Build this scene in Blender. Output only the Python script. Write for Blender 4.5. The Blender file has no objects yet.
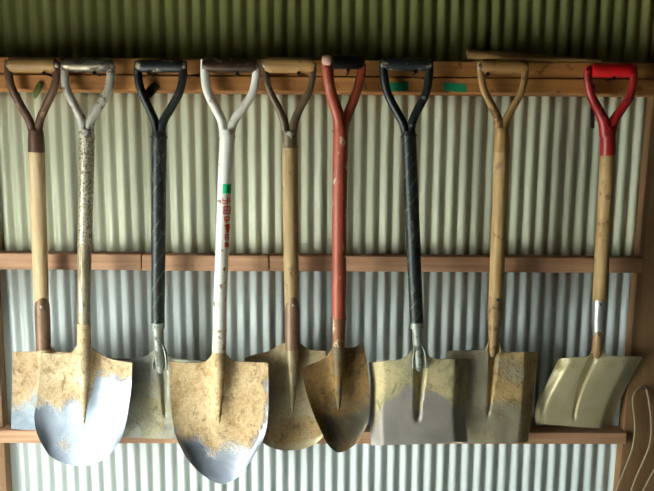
import bpy, math, random
from mathutils import Vector, Matrix, noise

random.seed(7)
scene = bpy.context.scene
COL = scene.collection

# ------------------------------------------------------------------ camera
W, H = 654, 491
FPX = 672.0
PITCH = math.radians(8.5)
ROLL = math.radians(0.38)
CAM = Vector((0.0, -1.641, 1.45))
cam_data = bpy.data.cameras.new('camera')
cam_data.sensor_fit = 'HORIZONTAL'
cam_data.sensor_width = 36.0
cam_data.lens = FPX / W * 36.0
cam_data.clip_start = 0.02
cam = bpy.data.objects.new('camera', cam_data)
COL.objects.link(cam)
ROT = Matrix.Rotation(math.pi / 2 - PITCH, 3, 'X') @ Matrix.Rotation(ROLL, 3, 'Z')
cam.matrix_world = Matrix.Translation(CAM) @ ROT.to_4x4()
scene.camera = cam


def at(px, py, Y):
    """world point seen at photo pixel (px, py) on the vertical plane y = Y"""
    d = ROT @ Vector(((px - W / 2) / FPX, -(py - H / 2) / FPX, -1.0))
    t = (Y - CAM.y) / d.y
    return CAM + d * t


def mpp(Y):
    """metres per pixel near the plane y = Y"""
    return (Y - CAM.y) / FPX


# ------------------------------------------------------------------ helpers
def lin(h):
    h = h.lstrip('#')
    out = []
    for i in (0, 2, 4):
        c = int(h[i:i + 2], 16) / 255.0
        out.append(c / 12.92 if c <= 0.04045 else ((c + 0.055) / 1.055) ** 2.4)
    return (out[0], out[1], out[2], 1.0)


def new_obj(name, verts, faces, mat=None, parent=None, smooth=False, attrs=None):
    o_loc = parent_world(parent)
    me = bpy.data.meshes.new(name)
    me.from_pydata([tuple(Vector(v) - o_loc) for v in verts], [], faces)
    me.update()
    if smooth:
        me.polygons.foreach_set('use_smooth', [True] * len(me.polygons))
    if attrs:
        for k, vals in attrs.items():
            a = me.attributes.new(k, 'FLOAT', 'POINT')
            a.data.foreach_set('value', vals)
    if mat:
        me.materials.append(mat)
    o = bpy.data.objects.new(name, me)
    COL.objects.link(o)
    if parent is not None:
        o.parent = parent
    return o


def parent_world(p):
    loc = Vector((0, 0, 0))
    while p is not None:
        loc += p.location
        p = p.parent
    return loc


def empty(name, loc):
    o = bpy.data.objects.new(name, None)
    o.empty_display_size = 0.05
    o.location = loc
    COL.objects.link(o)
    return o


def tag(o, label, cat, group=None):
    o['label'] = label
    o['category'] = cat
    if group:
        o['group'] = group


def struct(o, label=None):
    o['kind'] = 'structure'
    if label:
        o['label'] = label
    return o


def shade_auto(o, ang=35):
    for p in o.data.polygons:
        p.use_smooth = True
    try:
        o.data.set_sharp_from_angle(angle=math.radians(ang))
    except Exception:
        pass


def bevel(o, w, n=2):
    m = o.modifiers.new('bevel', 'BEVEL')
    m.width = w
    m.segments = n
    m.limit_method = 'ANGLE'
    return o


def catmull(pts, n=6):
    """pts: list of tuples, returns a smoothed list of tuples"""
    if len(pts) < 3:
        return [tuple(p) for p in pts]
    P = [tuple(2 * a - b for a, b in zip(pts[0], pts[1]))] + [tuple(p) for p in pts] + \
        [tuple(2 * a - b for a, b in zip(pts[-1], pts[-2]))]
    out = []
    for i in range(1, len(P) - 2):
        for k in range(n):
            t = k / n
            q = []
            for a, b, c, d in zip(P[i - 1], P[i], P[i + 1], P[i + 2]):
                q.append(0.5 * (2 * b + (c - a) * t + (2 * a - 5 * b + 4 * c - d) * t * t +
                                (3 * b - a - 3 * c + d) * t ** 3))
            out.append(tuple(q))
    out.append(tuple(pts[-1]))
    return out


def tube_data(points, radii, seg=18, flat=1.0, cap=True, flat_axis=Vector((0, 1, 0))):
    """sweep along world points; 'flat' squashes the section along flat_axis"""
    verts, faces = [], []
    n = len(points)
    pts = [Vector(p) for p in points]
    for i, p in enumerate(pts):
        if i == 0:
            t = pts[1] - pts[0]
        elif i == n - 1:
            t = pts[-1] - pts[-2]
        else:
            t = pts[i + 1] - pts[i - 1]
        t.normalize()
        b = flat_axis - t * flat_axis.dot(t)
        if b.length < 1e-4:
            b = Vector((0, 0, 1)) - t * t.z
        b.normalize()
        a = t.cross(b)
        for k in range(seg):
            th = 2 * math.pi * k / seg
            verts.append(p + a * (math.cos(th) * radii[i]) + b * (math.sin(th) * radii[i] * flat))
    for i in range(n - 1):
        for k in range(seg):
            k2 = (k + 1) % seg
            faces.append((i * seg + k, i * seg + k2, (i + 1) * seg + k2, (i + 1) * seg + k))
    if cap:
        faces.append(tuple(range(seg - 1, -1, -1)))
        faces.append(tuple((n - 1) * seg + k for k in range(seg)))
    return verts, faces


def merge(*vf):
    V, F = [], []
    for v, f in vf:
        o = len(V)
        V += list(v)
        F += [tuple(i + o for i in x) for x in f]
    return V, F


def ptube(pts, seg=18, flat=1.0, smooth_n=0, flat_axis=Vector((0, 1, 0))):
    """pts: (px, py, Y, radius in pixels)"""
    if smooth_n:
        pts = catmull(pts, smooth_n)
    P = [at(a, b, c) for a, b, c, r in pts]
    R = [r * mpp(c) for a, b, c, r in pts]
    return tube_data(P, R, seg, flat, True, flat_axis)


def smooth(a, b, x):
    t = max(0.0, min(1.0, (x - a) / (b - a)))
    return t * t * (3 - 2 * t)


# ------------------------------------------------------------------ materials
class NT:
    def __init__(self, name):
        self.m = bpy.data.materials.new(name)
        self.m.use_nodes = True
        self.t = self.m.node_tree
        self.t.nodes.clear()
        self.out = self.n('ShaderNodeOutputMaterial')
        self.b = self.n('ShaderNodeBsdfPrincipled')
        self.l(self.b.outputs[0], self.out.inputs[0])

    def n(self, typ, **kw):
        nd = self.t.nodes.new(typ)
        for k, v in kw.items():
            setattr(nd, k, v)
        return nd

    def l(self, a, b):
        self.t.links.new(a, b)

    def coord(self, scale=(1, 1, 1), rot=(0, 0, 0), loc=(0, 0, 0)):
        tc = self.n('ShaderNodeTexCoord')
        mp = self.n('ShaderNodeMapping')
        mp.inputs['Scale'].default_value = scale
        mp.inputs['Rotation'].default_value = rot
        mp.inputs['Location'].default_value = loc
        self.l(tc.outputs['Object'], mp.inputs[0])
        return mp.outputs[0]

    def noise(self, vec, scale, detail=4, rough=0.55, dist=0.0):
        nd = self.n('ShaderNodeTexNoise')
        nd.inputs['Scale'].default_value = scale
        nd.inputs['Detail'].default_value = detail
        nd.inputs['Roughness'].default_value = rough
        nd.inputs['Distortion'].default_value = dist
        self.l(vec, nd.inputs['Vector'])
        return nd.outputs['Fac']

    def ramp(self, fac, stops, interp='LINEAR'):
        r = self.n('ShaderNodeValToRGB')
        r.color_ramp.interpolation = interp
        els = r.color_ramp.elements
        while len(els) < len(stops):
            els.new(0.5)
        for e, (p, c) in zip(els, stops):
            e.position = p
            e.color = c if len(c) == 4 else (*c, 1)
        self.l(fac, r.inputs[0])
        return r.outputs[0]

    def mix(self, fac, a, b, mode='MIX'):
        m = self.n('ShaderNodeMix', data_type='RGBA', blend_type=mode)
        for s, v in ((m.inputs[0], fac), (m.inputs[6], a), (m.inputs[7], b)):
            if hasattr(v, 'links') or hasattr(v, 'is_output'):
                self.l(v, s)
            else:
                s.default_value = v
        return m.outputs[2]

    def math(self, op, a, b=None, c=None, clamp=False):
        m = self.n('ShaderNodeMath', operation=op, use_clamp=clamp)
        for i, v in enumerate((a, b, c)):
            if v is None:
                continue
            if hasattr(v, 'is_output'):
                self.l(v, m.inputs[i])
            else:
                m.inputs[i].default_value = v
        return m.outputs[0]

    def set(self, name, v):
        s = self.b.inputs[name]
        if hasattr(v, 'is_output'):
            self.l(v, s)
        else:
            s.default_value = v

    def bump(self, h, strength=0.3, dist=0.002):
        b = self.n('ShaderNodeBump')
        b.inputs['Strength'].default_value = strength
        b.inputs['Distance'].default_value = dist
        self.l(h, b.inputs['Height'])
        self.l(b.outputs[0], self.b.inputs['Normal'])


G = lambda v: (v, v, v, 1)


def mat_wall(name, base, dirt, rough=0.58, metal=0.2):
    m = NT(name)
    c = m.coord()
    big = m.noise(c, 2.2, 3)
    st = m.noise(m.coord((4, 4, 0.8)), 3.0, 5, 0.6)
    fine = m.noise(c, 60, 4, 0.6)
    f = m.math('ADD', m.math('MULTIPLY', big, 0.7), m.math('MULTIPLY', st, 0.3))
    col = m.mix(m.ramp(f, [(0.38, G(0)), (0.72, G(0.8))]), lin(base), lin(dirt))
    col = m.mix(m.math('MULTIPLY', fine, 0.12), col, lin(dirt))
    m.set('Base Color', col)
    m.set('Metallic', metal)
    m.set('Roughness', m.math('MULTIPLY_ADD', fine, 0.2, rough - 0.1))
    m.bump(fine, 0.08, 0.001)
    return m.m


def mat_wood(name, light, dark, axis='Z', scale=1.0, rough=0.7, grain=26.0, contrast=(0.35, 0.7), spots=None):
    m = NT(name)
    s = {'X': (0.06, 1, 1), 'Z': (1, 1, 0.06)}[axis]
    v = m.coord(s)
    g = m.noise(v, grain * 3 * scale, 6, 0.6, 0.6)
    w = m.noise(v, grain * scale, 3, 0.5, 1.5)
    big = m.noise(m.coord(), 7 * scale, 4)
    f = m.math('ADD', m.math('MULTIPLY', g, 0.5), m.math('MULTIPLY', w, 0.5))
    col = m.mix(m.ramp(f, [(contrast[0], G(1)), (contrast[1], G(0))]), lin(light), lin(dark))
    col = m.mix(m.ramp(big, [(0.45, G(0)), (0.75, G(0.6))]), col, lin(dark))
    if spots:
        sp = m.noise(m.coord(), 38 * scale, 3, 0.5)
        col = m.mix(m.ramp(sp, [(0.62, G(0)), (0.7, G(0.7))]), col, lin(spots))
    m.set('Base Color', col)
    m.set('Roughness', rough)
    m.bump(f, 0.35, 0.0015)
    return m.m


def mat_paint(name, paint, chip, chip_at=0.6, rough=0.4, metal=0.0, under=None, grade=(9, 9, 5), chipmetal=0.0,
              scale=1.0, edge=0.05):
    """paint or bare metal with patches of a second colour (chips, rust, dried mud)"""
    m = NT(name)
    f = m.noise(m.coord(grade), 5 * scale, 6, 0.65, 0.3)
    fine = m.noise(m.coord(), 160, 3, 0.6)
    f2 = m.math('MULTIPLY_ADD', m.math('SUBTRACT', fine, 0.5), 0.18, f)
    k = m.ramp(f2, [(chip_at, G(0)), (chip_at + edge, G(1))])
    tone = m.noise(m.coord(), 18, 4)
    pc = m.mix(m.ramp(tone, [(0.35, G(0)), (0.75, G(1))]), lin(paint), lin(under or paint))
    m.set('Base Color', m.mix(k, pc, lin(chip)))
    m.set('Roughness', m.math('MULTIPLY_ADD', k, 0.35, rough))
    m.set('Metallic', m.math('MULTIPLY_ADD', k, chipmetal - metal, metal))
    m.bump(m.math('MULTIPLY_ADD', k, 0.6, m.math('MULTIPLY', fine, 0.4)), 0.3, 0.001)
    return m.m


def mat_wrap(name, seed):
    """black rubbery tape wound in a spiral, its edges scuffed grey"""
    m = NT(name)
    tc = m.n('ShaderNodeTexCoord')
    sep = m.n('ShaderNodeSeparateXYZ')
    m.l(tc.outputs['Object'], sep.inputs[0])
    ang = m.math('MULTIPLY', m.math('ADD', sep.outputs[0], 0.0), 1.6)
    ph = m.math('FRACT', m.math('MULTIPLY', m.math('SUBTRACT', sep.outputs[2], ang), 24.0))
    edge = m.ramp(ph, [(0.0, G(1)), (0.07, G(0.25)), (0.2, G(0)), (1.0, G(0))])
    n1 = m.noise(m.coord(loc=(seed, 0, 0)), 42, 4, 0.7)
    n2 = m.noise(m.coord((1, 1, 0.35), loc=(0, seed, 0)), 120, 4, 0.7)
    sc = m.math('MULTIPLY', edge, m.ramp(n1, [(0.45, G(0)), (0.6, G(1))]))
    sc = m.math('ADD', sc, m.math('MULTIPLY', m.ramp(n2, [(0.56, G(0)), (0.7, G(1))]), 0.4), clamp=True)
    col = m.mix(sc, lin('0f1412'), lin('7f8a7a'))
    m.set('Base Color', col)
    m.set('Roughness', m.math('MULTIPLY_ADD', sc, 0.3, 0.45))
    h = m.math('ADD', m.math('MULTIPLY', ph, 1.0), m.math('MULTIPLY', n2, 0.6))
    m.bump(h, 0.45, 0.0015)
    return m.m


def mat_blade(name, steel, steel2, mud, mud2, rough=0.34, metal=0.85, seed=0.0, bump=0.5):
    """steel where attribute mud is low, caked soil where it is high"""
    m = NT(name)
    a = m.n('ShaderNodeAttribute', attribute_name='mud').outputs['Fac']
    n1 = m.noise(m.coord(loc=(seed, seed, seed)), 26, 7, 0.68, 0.4)
    n2 = m.noise(m.coord(loc=(seed, 0, 0)), 130, 5, 0.7)
    n3 = m.noise(m.coord(loc=(0, 0, seed)), 11, 5, 0.6, 0.8)
    f = m.math('ADD', a, m.math('MULTIPLY', m.math('SUBTRACT', n1, 0.5), 1.5))
    f = m.math('ADD', f, m.math('MULTIPLY', m.math('SUBTRACT', n2, 0.5), 0.6))
    k = m.ramp(f, [(0.30, G(0)), (0.5, G(0.55)), (0.66, G(1))])
    sc = m.mix(m.ramp(n3, [(0.36, G(0)), (0.66, G(1))]), lin(steel), lin(steel2))
    mc = m.mix(m.ramp(m.math('ADD', m.math('MULTIPLY', n2, 0.4), m.math('MULTIPLY', n3, 0.6)),
                      [(0.40, G(0)), (0.62, G(1))]), lin(mud), lin(mud2))
    mc = m.mix(m.ramp(m.noise(m.coord((1, 1, 0.6), loc=(seed, 2, 1)), 48, 6, 0.75, 1.2), [(0.36, G(0.85)), (0.47, G(0))]), mc, tuple(0.55 * q for q in lin(mud2)[:3]) + (1,))
    m.set('Base Color', m.mix(k, sc, mc))
    m.set('Metallic', m.math('MULTIPLY', m.math('SUBTRACT', 1.0, k), metal))
    m.set('Roughness', m.math('ADD', m.math('MULTIPLY', k, 0.8 - rough), m.math('MULTIPLY_ADD', n2, 0.16, rough - 0.06)))
    h = m.math('ADD', m.math('MULTIPLY', k, 0.5), m.math('MULTIPLY', m.math('MULTIPLY', n2, k), 0.9))
    m.bump(h, bump, 0.002)
    return m.m


def mat_plain(name, col, rough=0.6, metal=0.0, var=0.15, scale=40):
    m = NT(name)
    f = m.noise(m.coord(), scale, 4, 0.6)
    c = lin(col)
    d = tuple(x * (1 - var * 2) for x in c[:3]) + (1,)
    m.set('Base Color', m.mix(f, c, d))
    m.set('Roughness', rough)
    m.set('Metallic', metal)
    m.bump(f, 0.15, 0.001)
    return m.m


M = {}
M['wall'] = mat_wall('galvanised_sheet', 'c3cbc8', 'b3b8ae')
M['middle'] = mat_wall('warm_light_sheet', 'c6c7ae', 'b6b696')  # yellowish light above the mid rail, tinted into the sheet colour
M['upper'] = mat_wall('shaded_olive_sheet', 'a3a45f', '84824a')  # shade above the beam painted in as a darker olive base
M['beam'] = mat_wood('beam_wood', 'cb8c46', '8a5220', 'X', grain=20, spots='5a3218')
M['rail'] = mat_wood('rail_wood', 'cda27a', '96694a', 'X', grain=20)
M['post'] = mat_wood('post_wood', 'a57e54', '6b4c2e', 'Z', grain=16, contrast=(0.3, 0.75))
M['floor'] = mat_plain('concrete', 'cdd0ce', 0.9, 0, 0.1, 6)
M['ceiling'] = mat_plain('dark_boards', '2a2816', 0.9, 0, 0.2, 6)
M['sidewall'] = mat_plain('dim_boards', '2e2c1a', 0.9, 0, 0.2, 6)

# ------------------------------------------------------------------ the shed
CREST = -0.0045


def corrugated(name, x0, x1, z0, z1, ymid, mat, phase):
    pitch, amp, seg = 0.032, 0.0045, 20
    n = int((x1 - x0) / pitch * seg)
    nz = 6
    V, F = [], []
    for j in range(nz + 1):
        z = z0 + (z1 - z0) * j / nz
        for i in range(n + 1):
            x = x0 + (x1 - x0) * i / n
            c = 0.5 + 0.5 * math.cos(2 * math.pi * (x - phase) / pitch)
            y = ymid - amp * (2 * c ** 0.85 - 1)
            V.append((x, y, z))
    for j in range(nz):
        for i in range(n):
            a = j * (n + 1) + i
            F.append((a, a + 1, a + n + 2, a + n + 1))
    o = new_obj(name, V, F, mat, None, True)
    so = o.modifiers.new('thick', 'SOLIDIFY')
    so.thickness = 0.0008
    so.offset = -1 if False else 1
    return o


PHASE = at(333.5, 225, 0).x
Z_BEAM = at(327, 75, -0.05).z
Z_MID = at(327, 264, -0.02).z
w1 = struct(corrugated('wall_back', -2.2, 2.2, 0.0, Z_MID, 0.0, M['wall'], PHASE),
            'galvanised corrugated sheet wall behind the blades')
w3 = struct(corrugated('wall_middle', -2.2, 2.2, Z_MID, Z_BEAM, 0.0, M['middle'], PHASE),
            'corrugated sheet behind the shafts with yellowish light put into its tint')
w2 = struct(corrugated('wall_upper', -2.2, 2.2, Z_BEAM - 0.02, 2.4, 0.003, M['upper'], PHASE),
            'corrugated sheet above the top beam with shade put into its olive colour')


def box_pts(P, name, mat, parent=None, bev=0.002):
    """P: 8 points, front TL TR BR BL then back TL TR BR BL"""
    F = [(0, 3, 2, 1), (4, 5, 6, 7), (0, 1, 5, 4), (3, 7, 6, 2), (0, 4, 7, 3), (1, 2, 6, 5)]
    o = new_obj(name, P, F, mat, parent)
    if bev:
        bevel(o, bev)
    return o


def plank(name, quad, Yf, Yb, mat, bev=0.002, bow=0.0):
    """quad: pixel corners TL TR BR BL of its front face at depth Yf"""
    f = [at(x, y, Yf) for x, y in quad]
    b = [Vector((p.x, Yb, p.z)) for p in f]
    # subdivide lengthways so that it can be a little uneven
    return box_pts(f + b, name, mat, None, bev)


def boxw(name, x0, x1, y0, y1, z0, z1, mat, bev=0):
    P = [Vector(p) for p in ((x0, y0, z1), (x1, y0, z1), (x1, y0, z0), (x0, y0, z0),
                             (x0, y1, z1), (x1, y1, z1), (x1, y1, z0), (x0, y1, z0))]
    return box_pts(P, name, mat, None, bev)


Y_BEAM, Y_MID, Y_BOT = -0.095, -0.042, -0.05


def ext(xa, ya, xb, yb, x):
    return ya + (yb - ya) * (x - xa) / (xb - xa)


XL, XR = -150, 800
struct(plank('trim_1', [(XL, 55.8), (XR, 64), (XR, 80), (XL, 72.5)], Y_BEAM + 0.004, -0.005, M['beam']),
       'upper plank of the top beam the shovels hang on')
struct(plank('trim_2', [(XL, 73), (XR, 80.6), (XR, 95.5), (XL, 88)], Y_BEAM, -0.005, M['beam']),
       'lower orange-brown plank of the top beam')
for nm, xa, xb, dy in (('trim_3', XL, 141, -0.3), ('trim_9', 141.8, 268.6, 0.3), ('trim_10', 269.6, 643, 0)):
    ya, yb = 252.5 + 6 * (xa - XL) / (643 - XL), 252.5 + 6 * (xb - XL) / (643 - XL)
    za, zb = 269 + 4 * (xa - XL) / (643 - XL), 269 + 4 * (xb - XL) / (643 - XL)
    struct(plank(nm, [(xa, ya + dy), (xb, yb + dy), (xb, zb + dy), (xa, za + dy)], Y_MID, -0.005, M['rail']),
           'length of the thin wooden rail crossing the wall at mid height')
struct(plank('trim_4', [(XL, 429.5), (627, 433), (627, 444.5), (XL, 443)], Y_BOT, -0.005, M['rail']),
       'bottom wooden rail under the blades')
struct(plank('trim_5', [(664, -30), (770, -30), (709, 692), (600.5, 692)], -0.036, -0.005, M['post']),
       'weathered wooden post at the end of the wall')
struct(plank('trim_6', [(-80, -30), (-24, -30), (18.7, 692), (-36, 692)], -0.036, -0.005, M['post']),
       'wooden post at the near end of the wall')

# floor, roof and the other walls; the unseen side doorway is added and sized to shape the daylight
XD = -1.10
struct(boxw('floor', -7, 2.3, -6, 0.1, -0.1, 0.0, M['floor']))
struct(boxw('ceiling', XD - 0.06, 2.3, -2.5, 0.1, 2.4, 2.46, M['ceiling']))
struct(boxw('wall_front', XD - 0.06, 2.3, -2.56, -2.5, 0.0, 2.4, M['sidewall']))
struct(boxw('wall_right', 2.2, 2.26, -2.5, 0.05, 0.0, 2.4, M['sidewall']))
struct(boxw('wall_left', XD - 0.06, XD, -2.5, 0.05, 1.35, 2.4, M['sidewall']))
struct(boxw('trim_7', XD - 0.06, XD, -0.47, 0.05, 0.0, 1.35, M['sidewall']))
struct(boxw('trim_8', XD - 0.06, XD, -2.5, -1.25, 0.0, 1.35, M['sidewall']))

# ------------------------------------------------------------------ light
sun_d = bpy.data.lights.new('sun', 'SUN')
sun_d.energy = 12.0
sun_d.angle = math.radians(0.6)
sun_d.color = (1.0, 0.99, 0.95)
sun = bpy.data.objects.new('sun', sun_d)
COL.objects.link(sun)
sun_dir = Vector((0.38, 0.0, -0.92)).normalized()
sun.rotation_euler = sun_dir.to_track_quat('-Z', 'Y').to_euler()
sun.location = (-4, -1, 5)

world = bpy.data.worlds.new('world')
scene.world = world
world.use_nodes = True
bg = world.node_tree.nodes['Background']
bg.inputs[0].default_value = (0.78, 0.84, 0.82, 1)
bg.inputs[1].default_value = 9.0

# ------------------------------------------------------------------ shovel parts
SHOVELS = 'shovels hanging in a row from the top beam'


def grip_mesh(p0, p1, Y0, Y1, r, bulge=0.0, seg=22):
    n = 12
    P, R = [], []
    a, b = at(*p0, Y0), at(*p1, Y1)
    for i in range(n + 1):
        t = i / n
        P.append(a.lerp(b, t))
        e = 1 - 0.16 * max(0, (abs(2 * t - 1) - 0.8) / 0.2) ** 2
        R.append(r * mpp((Y0 + Y1) / 2) * e * (1 + bulge * math.sin(math.pi * t)))
    return tube_data(P, R, seg)


def polyline(pts, n):
    """resample a pixel polyline to n+1 points evenly along its length"""
    pts = catmull(pts, 8) if len(pts) > 2 else pts
    L = [0]
    for a, b in zip(pts, pts[1:]):
        L.append(L[-1] + math.hypot(b[0] - a[0], b[1] - a[1]))
    out = []
    j = 0
    for i in range(n + 1):
        s = L[-1] * i / n
        while j < len(L) - 2 and L[j + 1] < s:
            j += 1
        t = (s - L[j]) / max(1e-9, L[j + 1] - L[j])
        a, b = pts[j], pts[j + 1]
        out.append((a[0] + (b[0] - a[0]) * t, a[1] + (b[1] - a[1]) * t))
    return out


def blade_mesh(top, bottom, left, right, relief, mud, Y0, Y1, n=56, th=0.0022):
    T, B = polyline(top, n), polyline(bottom, n)
    Lf, Rt = polyline(left, n), polyline(right, n)
    V, A = [], []
    for j in range(n + 1):
        v = j / n
        for i in range(n + 1):
            u = i / n
            x = [0, 0]
            for k in (0, 1):
                x[k] = ((1 - v) * T[i][k] + v * B[i][k] + (1 - u) * Lf[j][k] + u * Rt[j][k]
                        - ((1 - u) * (1 - v) * T[0][k] + u * (1 - v) * T[n][k]
                           + (1 - u) * v * B[0][k] + u * v * B[n][k]))
            c = relief(2 * u - 1, v)
            V.append(at(x[0], x[1], Y0 * (1 - v) + Y1 * v - c))
            A.append(max(0.0, min(1.0, mud(2 * u - 1, v))))
    N = (n + 1) * (n + 1)
    F = []
    for j in range(n):
        for i in range(n):
            a = j * (n + 1) + i
            F.append((a, a + n + 1, a + n + 2, a + 1))
    back = [p + Vector((0, th, 0)) for p in V]
    V2 = V + back
    F2 = list(F) + [tuple(N + k for k in reversed(f)) for f in F]
    ring = [i for i in range(n + 1)] + [j * (n + 1) + n for j in range(1, n + 1)] + \
           [n * (n + 1) + i for i in range(n - 1, -1, -1)] + [j * (n + 1) for j in range(n - 1, 0, -1)]
    for a, b in zip(ring, ring[1:] + ring[:1]):
        F2.append((a, b, N + b, N + a))
    return V2, F2, A + A


def rivet_mesh(px, py, Y, r):
    """a low domed rivet head facing the viewer's side"""
    c = at(px, py, Y)
    R = r * mpp(Y)
    V, F = [], []
    seg, rings = 12, 4
    for j in range(rings):
        f = j / rings * math.pi / 2
        for k in range(seg):
            th = 2 * math.pi * k / seg
            V.append(c + Vector((math.cos(th) * R * math.cos(f), -R * 0.6 * math.sin(f), math.sin(th) * R * math.cos(f))))
    V.append(c + Vector((0, -R * 0.6, 0)))
    for j in range(rings - 1):
        for k in range(seg):
            k2 = (k + 1) % seg
            F.append((j * seg + k, j * seg + k2, (j + 1) * seg + k2, (j + 1) * seg + k))
    for k in range(seg):
        F.append(((rings - 1) * seg + k, (rings - 1) * seg + (k + 1) % seg, len(V) - 1))
    return V, F


def gauss(x, c, w):
    return math.exp(-((x - c) / w) ** 2)


def front_relief(dish=0.02, rib=0.012, ribw=0.16, rc0=0.0, rc1=0.0, rend=0.62, toe=0.0, shoulder=0.0, twist=0.0):
    """hollow of the blade faces the viewer; a ridge runs down from the socket"""
    def f(u, v):
        c = dish * (u * u) * (0.55 + 0.45 * v) - dish * 0.4
        k = 1 - smooth(0.05, rend, v)
        w = ribw * (1.0 - 0.6 * v)
        c += rib * k * gauss(u, rc0 + (rc1 - rc0) * v, w)
        c += toe * v * v + twist * u
        return c
    return f


def back_relief(lip=0.018, lipat=0.78, rec=0.012, w0=0.15, w1=0.05, rend=0.66, rc0=0.0, rc1=0.0, belly=0.006, twist=0.0,
                rshape=0.04):
    """the underside faces the viewer; sides fold away and a pressed hollow tapers downward"""
    def f(u, v):
        c = -lip * smooth(lipat, 1.0, abs(u)) ** 1.0
        c += belly * (1 - u * u)
        w = w0 + (w1 - w0) * min(1, v / rend)
        d = abs(u - (rc0 + (rc1 - rc0) * v))
        k = (1 - smooth(w * rshape, w, d)) * (1 - smooth(rend - 0.12, rend, v))
        c -= rec * k * (1 - 0.5 * v / rend)
        c += twist * u
        return c
    return f


def make_shovel(label, base_px, Yb):
    root = empty('shovel', at(base_px[0], base_px[1], Yb))
    tag(root, label, 'shovel', SHOVELS)
    return root


def part(name, vf, mat, parent, auto=40, attrs=None, label=None):
    o = new_obj(name, vf[0], vf[1], mat, parent, True, attrs)
    shade_auto(o, auto)
    if label:
        o['label'] = label
    return o


def add_blade(root, mat, Y0, Y1, top, bottom, left, right, relief, mud, ridge=None, rmud=0.85):
    V, F, A = blade_mesh(top, bottom, left, right, relief, mud, Y0, Y1)
    if ridge:
        t = ptube(ridge, 20, 1, 3)
        V, F = merge((V, F), t)
        A = A + [rmud] * len(t[0])
    return part('blade', (V, F), mat, root, 50, {'mud': A})


def yoke_mesh(left, right, collar, flat=1.0, n=6, ring=True):
    """two arms that join in a collar; every list holds (px, py, Y, r)"""
    left = [(a, b, c, r * 1.1) for a, b, c, r in left]
    right = [(a, b, c, r * 1.1) for a, b, c, r in right]
    parts = [ptube(left, 16, flat, n), ptube(right, 16, flat, n), ptube(collar, 20)]
    if ring:
        x, y, Y, r = collar[-1]
        x0, y0, Y0, r0 = collar[-2]
        t = 2.0 / max(1e-6, abs(y - y0))
        parts.append(ptube([(x + (x0 - x) * t, y - 2, Y, r + 0.6), (x, y, Y, r + 0.6)], 20))
    return merge(*parts)


def Yline(y, y0, Y0, y1, Y1):
    return Y0 + (Y1 - Y0) * (y - y0) / (y1 - y0)


def shaft_mesh(pts, seg=22):
    """pts (px, py, Y, r); resampled and slightly uneven"""
    return ptube(pts, seg, 1.0, 4)


# depth of the shaft axis: from the grips in front of the beam back to the blades
YG = -0.120

# metals, paints and woods of the shovels
M['wood_pale'] = mat_wood('pale_ash', 'dcc398', 'b08d5e', 'Z', grain=40, rough=0.6)
M['wood_tan'] = mat_wood('tan_handle', 'cba873', '94733f', 'Z', grain=40, rough=0.6, spots='6b4a26')
M['wood_speck'] = mat_wood('speckled_handle', 'c6aa78', '8c7044', 'Z', grain=34, rough=0.65, spots='5d4526')
M['grip_wood'] = mat_wood('grip_wood', 'bd9258', '755324', 'X', grain=40, rough=0.55, spots='4b3320')
M['grip_wood2'] = mat_wood('grip_wood_dark', 'b08247', '65421d', 'X', grain=40, rough=0.55, spots='3a2716')
M['brown_steel'] = mat_paint('brown_steel', '6a4c38', '9a7a5e', 0.62, 0.45, 0.3, '4a342a')
M['silver'] = mat_paint('worn_silver', 'cfcabd', '6d5836', 0.55, 0.35, 0.35, 'b3a88e', grade=(9, 9, 9))
M['silver_mud'] = mat_paint('muddy_silver', 'c8c0aa', '75664a', 0.50, 0.35, 0.5, 'a29676', grade=(60, 60, 34))
M['dark_metal'] = mat_paint('tarnished_grip', '8c8472', '2a2018', 0.5, 0.3, 0.7, '5b4a30', grade=(6, 6, 14))
M['black'] = mat_paint('black_enamel', '0f1311', '7a7a6c', 0.64, 0.42, 0.0, '171c1a', grade=(9, 9, 9))
M['black_grip'] = mat_paint('scuffed_black_grip', '131614', '9a8a6c', 0.56, 0.4, 0.1, '24282a', grade=(7, 9, 12))
M['wrapA'] = mat_wrap('black_wrap', 0.0)
M['wrapB'] = mat_wrap('black_wrap_worn', 3.7)
M['white'] = mat_paint('white_enamel', 'e9e5da', '8a6c40', 0.6, 0.35, 0.05, 'd8d0bc', grade=(10, 10, 7))
M['rust_metal'] = mat_paint('rusty_grip', '4a3424', 'b9ab90', 0.62, 0.35, 0.5, '2a1c14', grade=(6, 6, 12))
M['olive_steel'] = mat_paint('olive_brown_steel', '6e5c44', 'a2a088', 0.6, 0.4, 0.25, '4d3a2a')
M['orange'] = mat_paint('red_orange_paint', 'a84a30', 'cfa070', 0.66, 0.42, 0.0, '943e28', grade=(10, 10, 5))
M['orange_worn'] = mat_paint('worn_orange', 'a94a30', 'c9b492', 0.6, 0.45, 0.0, '8c402a', grade=(10, 10, 5))
M['endcap'] = mat_plain('pale_pink_end', 'd8a890', 0.5)
M['black_plastic'] = mat_plain('black_plastic', '0e0d0d', 0.4)
M['tan_steel'] = mat_paint('tan_muddy_steel', 'a8824c', '6a4c2a', 0.55, 0.5, 0.2, '8c6a3c')
M['crimson'] = mat_paint('crimson_paint', '9c1f1c', '4a1412', 0.62, 0.35, 0.0, '821614')
M['red_plastic'] = mat_plain('red_plastic', 'd3171b', 0.35, 0, 0.1)
M['bright_steel'] = mat_paint('bright_steel', 'c8cac6', '8a7a58', 0.66, 0.3, 0.8, 'a8aaa4')
M['grey_stub'] = mat_paint('grey_stub', '9a9c90', '5a5a4c', 0.55, 0.45, 0.4, '7f8276')
M['tan_stub'] = mat_paint('tan_stub', '9c7c52', '644c30', 0.56, 0.5, 0.2, '83683f', grade=(14, 14, 8))
M['rivet'] = mat_plain('rivet_steel', '9a9284', 0.4, 0.7)
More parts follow.
